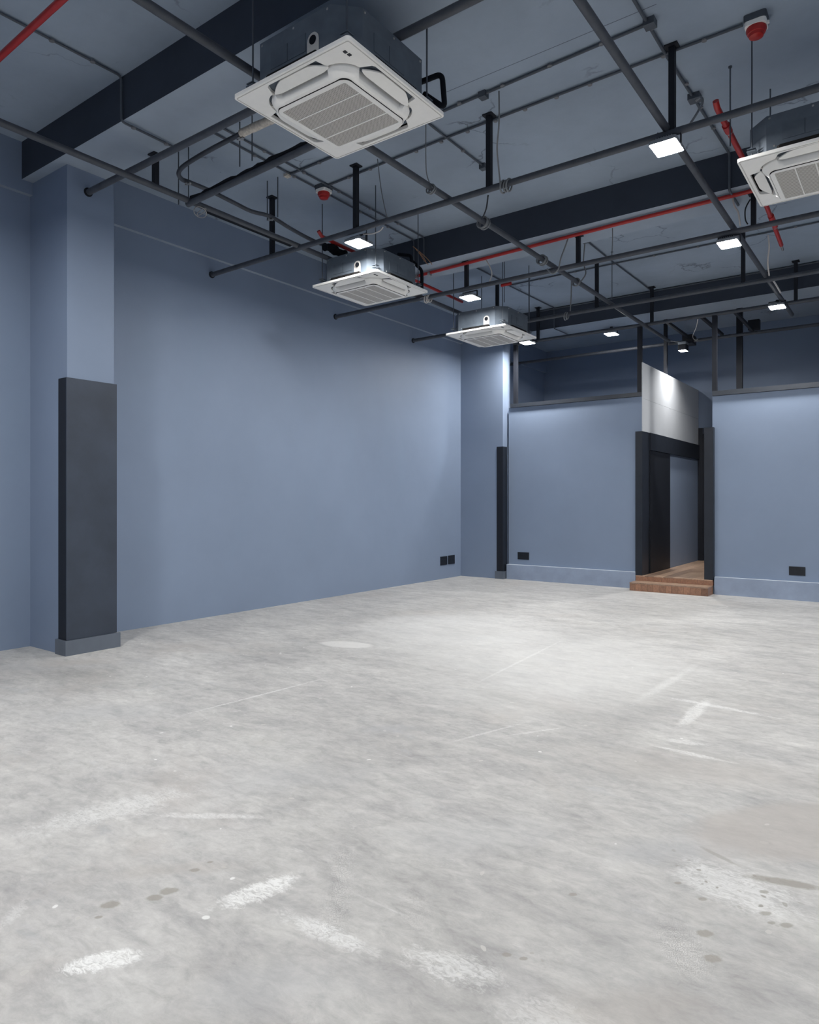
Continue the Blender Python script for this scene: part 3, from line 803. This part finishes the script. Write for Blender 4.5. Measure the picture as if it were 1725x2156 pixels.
def rods(t, zrel):
    """threaded rods differ in length with the height of the unit"""
    for sx, sy in ((1, 1), (-1, 1), (-1, -1), (1, -1)):
        x, y = sx * .422, sy * .422
        bm = bmn(); p = base_of(t)
        tube(bm, [p + Vector((x, y, .06)), p + Vector((x, y, zrel))], .006, 8); obj('threaded_rod', bm, M['conduit'], t)
AK = 1.083
def bake(o, k):
    for ch in o.children:
        ch.data.transform(Matrix.Scale(k, 4)); bake(ch, k)
bake(ac, AK)
acs = []
for i, (loc, rot, lab) in enumerate((
    ((-3.20, 3.561, 4.2075), 0, 'nearest and largest ceiling air conditioner, at the top of the picture'),
    ((-5.48, 6.638, 4.12), 1, 'second air conditioner, below the floodlight in the middle of the ceiling'),
    ((-5.285, 9.314, 4.023), 1, 'third and smallest air conditioner, near the far corner column'),
    ((-.634, 6.411, 4.159), 1, 'air conditioner cut off by the right edge of the picture'))):
    o = ac if i == 0 else copy_tree(ac)
    o.location = loc; o['label'] = lab
    if rot:
        for ch in o.children:
            if ch.name.startswith('intake_grille'): ch.rotation_euler = (0, 0, PI / 2)
    acs.append(o)
bpy.context.view_layer.update()
for o in acs: rods(o, CEIL - o.location.z)
# black insulated refrigerant loops
def loop(label, pts, r=.02, bend=.05):
    pts = [c + (Vector(p) - c) * AK for p in pts]
    t = thing('refrigerant_pipe', label, 'pipe', pts[0])
    bm = bmn(); tube(bm, pts, r, 12, bend); obj('insulated_run', bm, M['insulation'], t, smooth=True); return t
t = thing('refrigerant_pipe', 'black insulated refrigerant loop on the right of the nearest air conditioner', 'pipe', at_y(890, 172, 4.10))
bm = bmn(); tube(bm, [at_y(868, 180, 4.06), at_y(931, 155, 4.10), at_y(937, 228, 4.10), at_y(893, 198, 4.06)], .0195, 12, .05); obj('insulated_run', bm, M['insulation'], t, smooth=True)
c = Vector((-5.48, 6.638, 4.12))
loop('black insulated refrigerant loop on the right of the second air conditioner', [c + Vector((.28, .42, .08)), c + Vector((.28, .62, .05)), c + Vector((.28, .62, .34)), c + Vector((.16, .60, .46))], .022)
loop('upright black refrigerant pipe at the back of the second air conditioner', [c + Vector((.30, .455, .06)), c + Vector((.20, .52, .10)), c + Vector((.20, .52, .50)), c + Vector((.0, .52, .56))], .022)
t = thing('loose_wires', 'copper coloured loose wires hanging beside the second air conditioner', 'wire', c + Vector((.2, .6, .3)))
bm = bmn()
a = at_y(870, 519, 7.3); 
for pp in ([(870, 519), (884, 530), (901, 546), (910, 557)], [(874, 522), (885, 536), (893, 548), (902, 557)], [(876, 525), (888, 537), (897, 550)]):
    tube(bm, smooth_path([at_y(u, v, 7.3) for u, v in pp], 5), .0045, 6)
obj('wire_strands', bm, M['brass'], t)
c = Vector((-5.285, 9.314, 4.023))
loop('thin black refrigerant loop on the left of the third air conditioner', [c + Vector((-.42, .02, .08)), c + Vector((-.56, .02, .08)), c + Vector((-.56, .02, .30)), c + Vector((-.44, .02, .24))], .014, .06)

# drain pipe with its rods and white wrapped end
dp = thing('drain_pipe', 'grey condensate pipe from the nearest air conditioner curving down to the second one', 'pipe', (-5.5, 4.4, 4.8))
ctrl = [at_z(512, 279, 4.80), at_z(451, 311, 4.80), at_z(412, 333, 4.80), at_z(384, 352, 4.80), at_z(376, 366, 4.79), at_z(384, 378, 4.79), at_z(400, 384, 4.79), at_z(443, 402, 4.78), at_z(495, 428, 4.76), at_z(530, 445, 4.74), at_z(570, 456, 4.73), at_z(610, 480, 4.71), at_z(650, 502, 4.69), at_z(690, 520, 4.68), at_z(735, 540, 4.66)]
bm = bmn(); tube(bm, smooth_path(ctrl, 5), .022, 12); obj('pipe_run', bm, M['pipe'], dp, smooth=True)
wr = [at_z(508, 281, 4.80), at_z(540, 266, 4.80), at_z(590, 244, 4.80), at_z(640, 222, 4.80)]
bm = bmn(); tube(bm, smooth_path(wr, 8), .036, 14, wob=.05); obj('tape_wrap', bm, M['tape'], dp, smooth=True)['label'] = 'white tape wrapped end'
for (u, v), zl in (((376, 320), 4.60), ((397, 310), 4.56), ((505, 257), 4.72), ((531, 243), 4.72), ((563, 381), 4.70), ((585, 373), 4.70)):
    p = at_z(u, v, CEIL); bm = bmn(); tube(bm, [p, (p.x, p.y, zl)], .006, 8); obj('support_rod', bm, M['conduit'], dp)
for u, v, z in ((396, 381, 4.79), (570, 457, 4.73), (507, 285, 4.79)):
    p = at_z(u, v, z); bm = bmn(); box(bm, p.x - .04, p.x + .04, p.y - .012, p.y + .012, p.z - .036, p.z - .026); box(bm, p.x - .012, p.x + .012, p.y - .03, p.y + .03, p.z - .034, p.z - .024)
    obj('pipe_strap', bm, M['steel'], dp)
p0 = at_z(684, 520, 4.60); p1 = at_z(726, 536, 4.60)
t = thing('insulated_pipe', 'lumpy black insulation between the second pipe and the second air conditioner', 'pipe', p0)
bm = bmn(); tube(bm, smooth_path([p0, p0.lerp(p1, .3) + Vector((0, 0, .02)), p0.lerp(p1, .6), p1], 6), .05, 12, wob=.2); obj('foam_sleeve', bm, M['insulation'], t, smooth=True)

# ================================================================== RED FIRE PIPES
def red_pipe(label, pts, r=.022, extra=None, bend=.05):
    pts = [Vector(p) for p in pts]
    t = thing('fire_pipe', label, 'fire pipe', pts[0]); bm = bmn(); tube(bm, pts, r, 14, bend); obj('pipe_run', bm, M['red'], t, smooth=True)
    for a, b, rr, mt, nm in (extra or ()):
        bm = bmn(); tube(bm, [a, b], rr, 14); obj(nm, bm, M[mt], t, smooth=True)
    return t
red_pipe('red fire pipe crossing the top left corner of the picture', [(-7.35, 2.38, 4.80), (-5.54, 2.34, 4.80), (-4.4, 2.31, 4.80), (-2.0, 2.28, 4.80)], .024, bend=0)
red_pipe('long red fire pipe along the middle beam', [(-5.80, 8.08, 4.735), (-4.09, 8.00, 4.735), (-2.83, 7.95, 4.735), (-1.36, 7.93, 4.735), (3, 7.93, 4.735)], .022, bend=0,
         extra=[(Vector((-5.83, 8.08, 4.735)), Vector((-5.79, 8.08, 4.735)), .028, 'steel', 'end_fitting'), (Vector((-5.60, 8.07, 4.72)), Vector((-5.56, 8.07, 4.72)), .03, 'steel', 'clamp')])
red_pipe('red fire pipe running away behind the right air conditioner', [(-1.31, 5.93, 4.71), (-1.311, 5.98, 4.68), (-1.312, 7.06, 4.68), (-1.32, 8.35, 4.68), (-1.37, 9.66, 4.68)], .024, bend=.06,
         extra=[(Vector((-1.312, 6.30, 4.68)), Vector((-1.312, 6.42, 4.68)), .032, 'red', 'coupling'), (Vector((-1.312, 6.42, 4.68)), Vector((-1.312, 6.44, 4.68)), .029, 'steel', 'collar'),
                (Vector((-1.325, 8.6, 4.68)), Vector((-1.335, 8.95, 4.68)), .032, 'red', 'coupling'), (Vector((-1.335, 8.95, 4.68)), Vector((-1.336, 8.98, 4.68)), .030, 'steel', 'collar'),
                (Vector((-1.37, 9.66, 4.68)), Vector((-1.374, 9.80, 4.66)), .014, 'steel', 'sprinkler_head')])
red_pipe('red fire pipe running away on the left behind the second air conditioner', [(-5.78, 6.02, 4.73), (-5.785, 6.09, 4.68), (-5.83, 7.4, 4.68), (-5.868, 9.40, 4.68)], .022, bend=.03,
         extra=[(Vector((-5.787, 6.12, 4.68)), Vector((-5.787, 6.15, 4.68)), .028, 'steel', 'collar')])
p = at_z(1056, 601, 4.62); red_pipe('short red sprinkler stub above the third air conditioner', [p, p + Vector((.16, 0, 0))], .022)

# ================================================================== CONDUITS ON THE SLAB
CZ = CEIL - .018
def conduit(label, pts, r=.0105, clips=(), bend=.04, name='conduit'):
    pts = [Vector(p) for p in pts]
    t = thing(name, label, 'conduit', pts[0]); bm = bmn(); tube(bm, pts, r, 10, bend); obj('conduit_run', bm, M['conduit'], t, smooth=True)
    for a in clips:
        a = Vector(a); bm = bmn(); lathe(bm, [(.021, .0), (.021, .012), (.012, .018)], (a.x, a.y, a.z - .012), 10); obj('saddle_clip', bm, M['steel_dim'], t)
    return t
M['steel_dim'] = plain('painted_steel_clip', (.20, .20, .21), .5, .4)
def jbox(p, s=.05, parent=None):
    bm = bmn(); box(bm, p.x - s, p.x + s, p.y - s, p.y + s, p.z - .035, p.z + .018); return obj('junction_box', bm, M['conduit'], parent, bevel=.006)
def clipline(a, b, n, z=CZ):
    a = Vector(a); b = Vector(b); return [a.lerp(b, (i + .5) / n) for i in range(n)]
t = conduit('conduit from the left edge that drops down the face of the nearest beam', [(-5.53, .8, CZ), (-5.49, 3.305, CZ), (-5.49, 3.305, 4.745), (-5.50, 3.90, 4.745), (-5.50, 3.915, CZ), (-5.49, 4.2, CZ)], clips=[(-5.50, 2.72, CZ), (-5.49, 3.05, CZ), (-5.49, 3.42, 4.745), (-5.50, 3.75, 4.745)])
conduit('left one of the twin conduits running to the middle beam', [(-5.60, 4.25, CZ), (-5.66, 7.80, CZ), (-5.66, 7.80, 4.80)], clips=clipline((-5.61, 4.6, CZ), (-5.66, 7.5, CZ), 5))
conduit('right one of the twin conduits running to the middle beam', [(-5.46, 4.25, CZ), (-5.49, 7.80, CZ), (-5.49, 7.80, 4.80)], clips=clipline((-5.46, 4.6, CZ), (-5.49, 7.5, CZ), 5))
conduit('conduit across the slab joining the two red alarm sounders', [(-5.50, 5.86, CZ), (-3.79, 5.79, CZ), (-1.66, 5.76, CZ), (-1.08, 5.76, CZ)], r=.012, clips=clipline((-5.3, 5.85, CZ), (-1.2, 5.76, CZ), 13), bend=0)
t = conduit('conduit across the slab with two terminal boxes, nearer than the sounder line', [(-5.66, 5.41, CZ), (-3.59, 5.38, CZ), (-1.66, 5.32, CZ)], r=.013, clips=clipline((-5.4, 5.41, CZ), (-1.8, 5.32, CZ), 8), bend=0)
jbox(Vector((-1.64, 5.31, CZ)), .042, t); jbox(Vector((-3.13, 5.37, CZ)), .035, t)
bm = bmn(); box(bm, -5.68, -5.62, 5.36, 5.42, CZ - .03, CZ); obj('brass_gland', bm, M['tape'], t)
t = conduit('conduit running away on the right that drops down the middle beam', [(-1.665, .8, CZ), (-1.66, 5.0, CZ), (-1.655, 5.76, CZ), (-1.59, 7.80, CZ), (-1.59, 7.80, 4.745), (-1.59, 8.25, 4.745)], r=.013, clips=clipline((-1.66, 4.7, CZ), (-1.6, 7.4, CZ), 6), bend=.05)
jbox(Vector((-1.62, 6.53, CZ)), .05, t)
t = conduit('short conduit right of the nearest air conditioner with a terminal box', [(-3.79, 4.9, CZ), (-3.80, 5.80, CZ), (-3.80, 6.5, CZ)], clips=[(-3.80, 6.1, CZ)], bend=0)
jbox(Vector((-3.80, 6.52, CZ)), .035, t)
conduit('thin conduit above the third air conditioner, dropping down the farthest beam', [(-5.56, 10.42, CZ), (-5.52, 12.10, CZ), (-5.52, 12.10, 4.745), (-5.50, 12.7, 4.745)], r=.010, bend=.03)
conduit('conduit along the top of the farthest beam', [(-5.9, 12.13, CZ - .005), (-3.66, 12.13, CZ - .005), (2, 12.13, CZ - .005)], r=.012, bend=0)
t = conduit('conduit across the slab beyond the third cross pipe, meeting three shorter ones', [(-5.58, 10.38, CZ), (-3.70, 10.38, CZ), (-.5, 10.42, CZ)], r=.011, clips=clipline((-5.3, 10.38, CZ), (-1.0, 10.41, CZ), 7), bend=0)
conduit('short conduit running away from a terminal box to the slab line', [(-3.73, 9.2, CZ), (-3.74, 10.36, CZ)], r=.011, bend=0)
jbox(Vector((-3.73, 9.2, CZ)), .05, t)
conduit('conduit running away from the slab line to the farthest beam', [(-3.73, 10.42, CZ), (-3.71, 12.11, CZ)], r=.011, bend=0)
conduit('conduit running away above the third air conditioner, left of the middle long pipe', [(-5.55, 8.6, CZ), (-5.53, 10.36, CZ)], r=.011, bend=0)
# thin drop rods here and there
for i, (u, v, zl, lab) in enumerate(((1538, 140, 4.48, 'thin rod hanging left of the right alarm sounder'), (1289, 530, 4.45, 'thin rod hanging between the third and fourth cross pipes'),
                               (1062, 546, 4.5, 'thin rod hanging above the third air conditioner'), (1115, 586, 4.45, 'thin rod hanging right of the third air conditioner'))):
    p = at_z(u, v, CEIL)
    t = thing('threaded_rod', lab, 'rod', (p.x, p.y, zl)); bm = bmn(); tube(bm, [p, (p.x, p.y, zl)], .006, 8); obj('rod_shaft', bm, M['conduit'], t)
    bm = bmn(); lathe(bm, [(.016, -.01), (.016, 0)], p, 10); obj('anchor_nut', bm, M['conduit'], t)

# ================================================================== ALARM SOUNDERS
def sounder(p, label, s=1.0):
    t = thing('alarm_sounder', label, 'alarm', p, 'red alarm sounders on the ceiling')
    bm = bmn(); loft(bm, [[(p.x + x, p.y + y, p.z + z) for x, y in rrect(.078 * s, .078 * s, .02)] for z in (0, -.05)]); obj('mounting_box', bm, M['conduit'], t)
    bm = bmn(); loft(bm, [[(p.x + x * k, p.y + y * k, p.z + z) for x, y in rrect(.075 * s, .075 * s, .03)] for z, k in ((-.05, 1), (-.082, .97))]); obj('white_base', bm, M['white'], t)
    bm = bmn(); lathe(bm, [(.070 * s, -.082), (.072 * s, -.10), (.062 * s, -.122), (.055 * s, -.124), (.050 * s, -.145), (.03 * s, -.152), (.006, -.154)], p, 28); obj('red_sounder', bm, M['red'], t, smooth=True)
    bm = bmn(); lathe(bm, [(.010, -.055), (.010, -.075)], p + Vector((.080 * s, 0, 0)), 10); obj('cable_gland', bm, M['white'], t)
    return t
sounder(Vector((-.985, 5.76, CEIL)), 'red alarm sounder near the upper right corner of the picture')
sounder(Vector((-5.55, 5.87, CEIL)), 'red alarm sounder below the nearest air conditioner')

# ================================================================== CABLES
def cable(label, pts, r=.0075, mat='cable', coil=None, name='cable'):
    pts = [Vector(p) for p in pts]
    t = thing(name, label, 'cable', pts[-1]); bm = bmn(); tube(bm, smooth_path(pts, 6), r, 8); obj('cable_run', bm, M[mat], t, smooth=True)
    if coil: coil_on(t, *coil)
    return t
def coil_on(t, c, axis, n=3, R=.050, r=.0085, sag=.018, mat='cable'):
    c = Vector(c)
    for k in range(n):
        off = (k - (n - 1) / 2) * .030; L = []
        for i in range(21):
            a = 2 * PI * i / 20; rr = R * (1 + .08 * math.sin(3 * k + 1))
            u, v = rr * math.cos(a), rr * math.sin(a) - sag
            L.append(c + (Vector((off + .012 * math.sin(a), u, v)) if axis == 'x' else Vector((u, off + .012 * math.sin(a), v))))
        bm = bmn(); tube(bm, L, r, 8); obj('coil_turn', bm, M[mat], t, smooth=True)
Y2 = 5.72
cable('grey cable from a ceiling box down to a coil on the second cross pipe', [at_y(1051, 192, 5.40), at_y(1051, 260, 5.42), at_y(1047, 310, 5.52), at_y(1050, 350, 5.62), at_y(1054, 390, 5.68)], coil=((-3.09, 5.72, 4.45), 'x', 3))
cable('cable from the second cross pipe back to a coil on the middle long pipe', [at_y(1028, 412, 5.75), at_y(1024, 440, 5.95), at_y(1015, 462, 6.15)], mat='post', coil=((-3.745, 6.43, 4.49), 'y', 3, .058))
cable('thin cable dropping right of the nearest air conditioner to a small coil', [at_z(897, 240, CEIL), at_y(897, 335, 5.30), at_y(900, 372, 5.35), at_y(911, 396, 5.42)], r=.005, coil=((-3.742, 5.44, 4.49), 'y', 2, .042))
cable('cable looping from the middle beam to a coil at the third cross pipe', [at_y(1197, 500, 8.0), at_y(1190, 520, 7.95), at_y(1181, 545, 7.9), at_y(1176, 566, 7.9), at_y(1164, 576, 7.9), at_y(1152, 566, 7.9)], r=.009, coil=((-3.74, 7.85, 4.49), 'y', 3, .056))
p = at_z(1236, 510, CEIL)
t = cable('cable from a terminal box to a coil just past the third cross pipe', [at_y(1232, 512, 9.0), at_y(1229, 552, 9.0), at_y(1234, 575, 8.95), at_y(1224, 592, 8.9)], r=.009, coil=((-3.745, 8.92, 4.49), 'y', 2, .05))
cable('cable from above down to a coil on the fourth cross pipe', [at_y(1204, 583, 10.15), at_y(1203, 620, 10.15), at_y(1201, 655, 10.16)], r=.010, coil=((-4.43, 10.17, 4.41), 'x', 2, .052))
cable('thin grey cable from the middle beam to the third cross pipe', [at_y(1290, 474, 8.12), at_y(1290, 510, 8.12), at_y(1288, 548, 8.10)], r=.006)
cable('pale curved cable right of the second air conditioner', [at_y(1023, 546, 8.05), at_y(1032, 562, 8.07), at_y(1036, 578, 8.08), at_y(1029, 598, 8.09)], r=.008, mat='cable_white')
t = cable('three pale cable loops under the right corner of the second air conditioner', [at_y(885, 628, 8.06), at_y(892, 626, 8.06), at_y(898, 625, 8.06)], r=.006)
coil_on(t, (-5.62, 8.09, 4.40), 'x', 3, .05, .007, .02, 'cable_white')
cable('sagging cable to the floodlight above the second air conditioner', [at_y(807, 478, 5.73), at_y(800, 486, 5.74), at_y(785, 492, 5.75), at_y(765, 493, 5.76)], r=.007, mat='cable_white')
cable('white sleeved cable dropping to the floodlight below the middle beam', [at_y(1542, 405, 8.0), at_y(1546, 432, 8.0), at_y(1555, 448, 8.02), at_y(1559, 476, 8.06)], r=.009, mat='cable_white')
cable('dark cable beside the post under the right air conditioner', [at_y(1580, 420, 8.0), at_y(1570, 440, 8.0), at_y(1570, 462, 8.05), at_y(1575, 472, 8.08)], r=.007, mat='post')
cable('white sleeved cable hanging down to the right long pipe', [at_y(1618, 495, 9.7), at_y(1620, 520, 9.75), at_y(1617, 552, 9.9), at_y(1620, 580, 10.1)], r=.010, mat='cable_white')
cable('short white sleeve lying along the right long pipe', [at_y(1628, 590, 10.2), at_y(1636, 602, 10.5), at_y(1644, 616, 10.9)], r=.012, mat='cable_white')
cable('looped cable end from a box beside the right long pipe near the first floodlight', [at_y(1466, 212, 6.45), at_y(1476, 205, 6.4), at_y(1480, 214, 6.3), at_y(1470, 235, 6.1), at_y(1454, 260, 5.8)], r=.010)
cable('short cable behind the first floodlight post', [at_y(1378, 318, 5.70), at_y(1379, 300, 5.72), at_y(1386, 280, 5.73)], r=.007, mat='post')
cable('thin white cable hooked over the farthest pipe', [at_y(1470, 672, 12.0), at_y(1466, 690, 12.4), at_y(1459, 708, 13.4), at_y(1464, 716, 13.5), at_y(1470, 714, 13.55)], r=.007, mat='cable_white')
cable('thin cable hanging under the nearest air conditioner', [at_z(795, 335, CEIL), at_y(803, 400, 5.70), at_y(811, 440, 5.70), at_y(816, 462, 5.71)], r=.005)

# ================================================================== SOCKETS
def socket(label, p0, p1, axis, pins=True):
    """p0, p1 opposite corners on the wall; plate stands 12 mm proud"""
    cx = (Vector(p0) + Vector(p1)) / 2
    t = thing('socket_plate', label, 'socket', cx)
    a, b = sorted((p0[1], p1[1])) if axis == 'x' else sorted((p0[0], p1[0]))
    z0, z1 = sorted((p0[2], p1[2]))
    def pl(bm, u0, u1, w0, w1, d0, d1):
        if axis == 'x': box(bm, p0[0] + d0, p0[0] + d1, u0, u1, w0, w1)
        else: box(bm, u0, u1, p0[1] - d1, p0[1] - d0, w0, w1)
    bm = bmn(); pl(bm, a, b, z0, z1, 0, .014); obj('face_plate', bm, M['socket'], t, bevel=.003)
    m = .22 * (b - a)
    bm = bmn(); pl(bm, a + m, b - m, z0 + .4 * (z1 - z0), z0 + .66 * (z1 - z0), .0141, .017); obj('outlet_block', bm, M['socket'], t, bevel=.001)
    return t
socket('left one of the two black sockets low on the left wall', (XL, 11.06, .265), (XL, 11.29, .430), 'x')
socket('right one of the two black sockets low on the left wall, nearer the corner', (XL, 11.335, .265), (XL, 11.555, .436), 'x')
socket('black socket on the left partition beside the corner guard', (-6.20, YP, .383), (-5.965, YP, .522), 'y')
socket('black socket on the right partition, near the right edge', (-1.59, YP, .372), (-1.372, YP, .505), 'y')
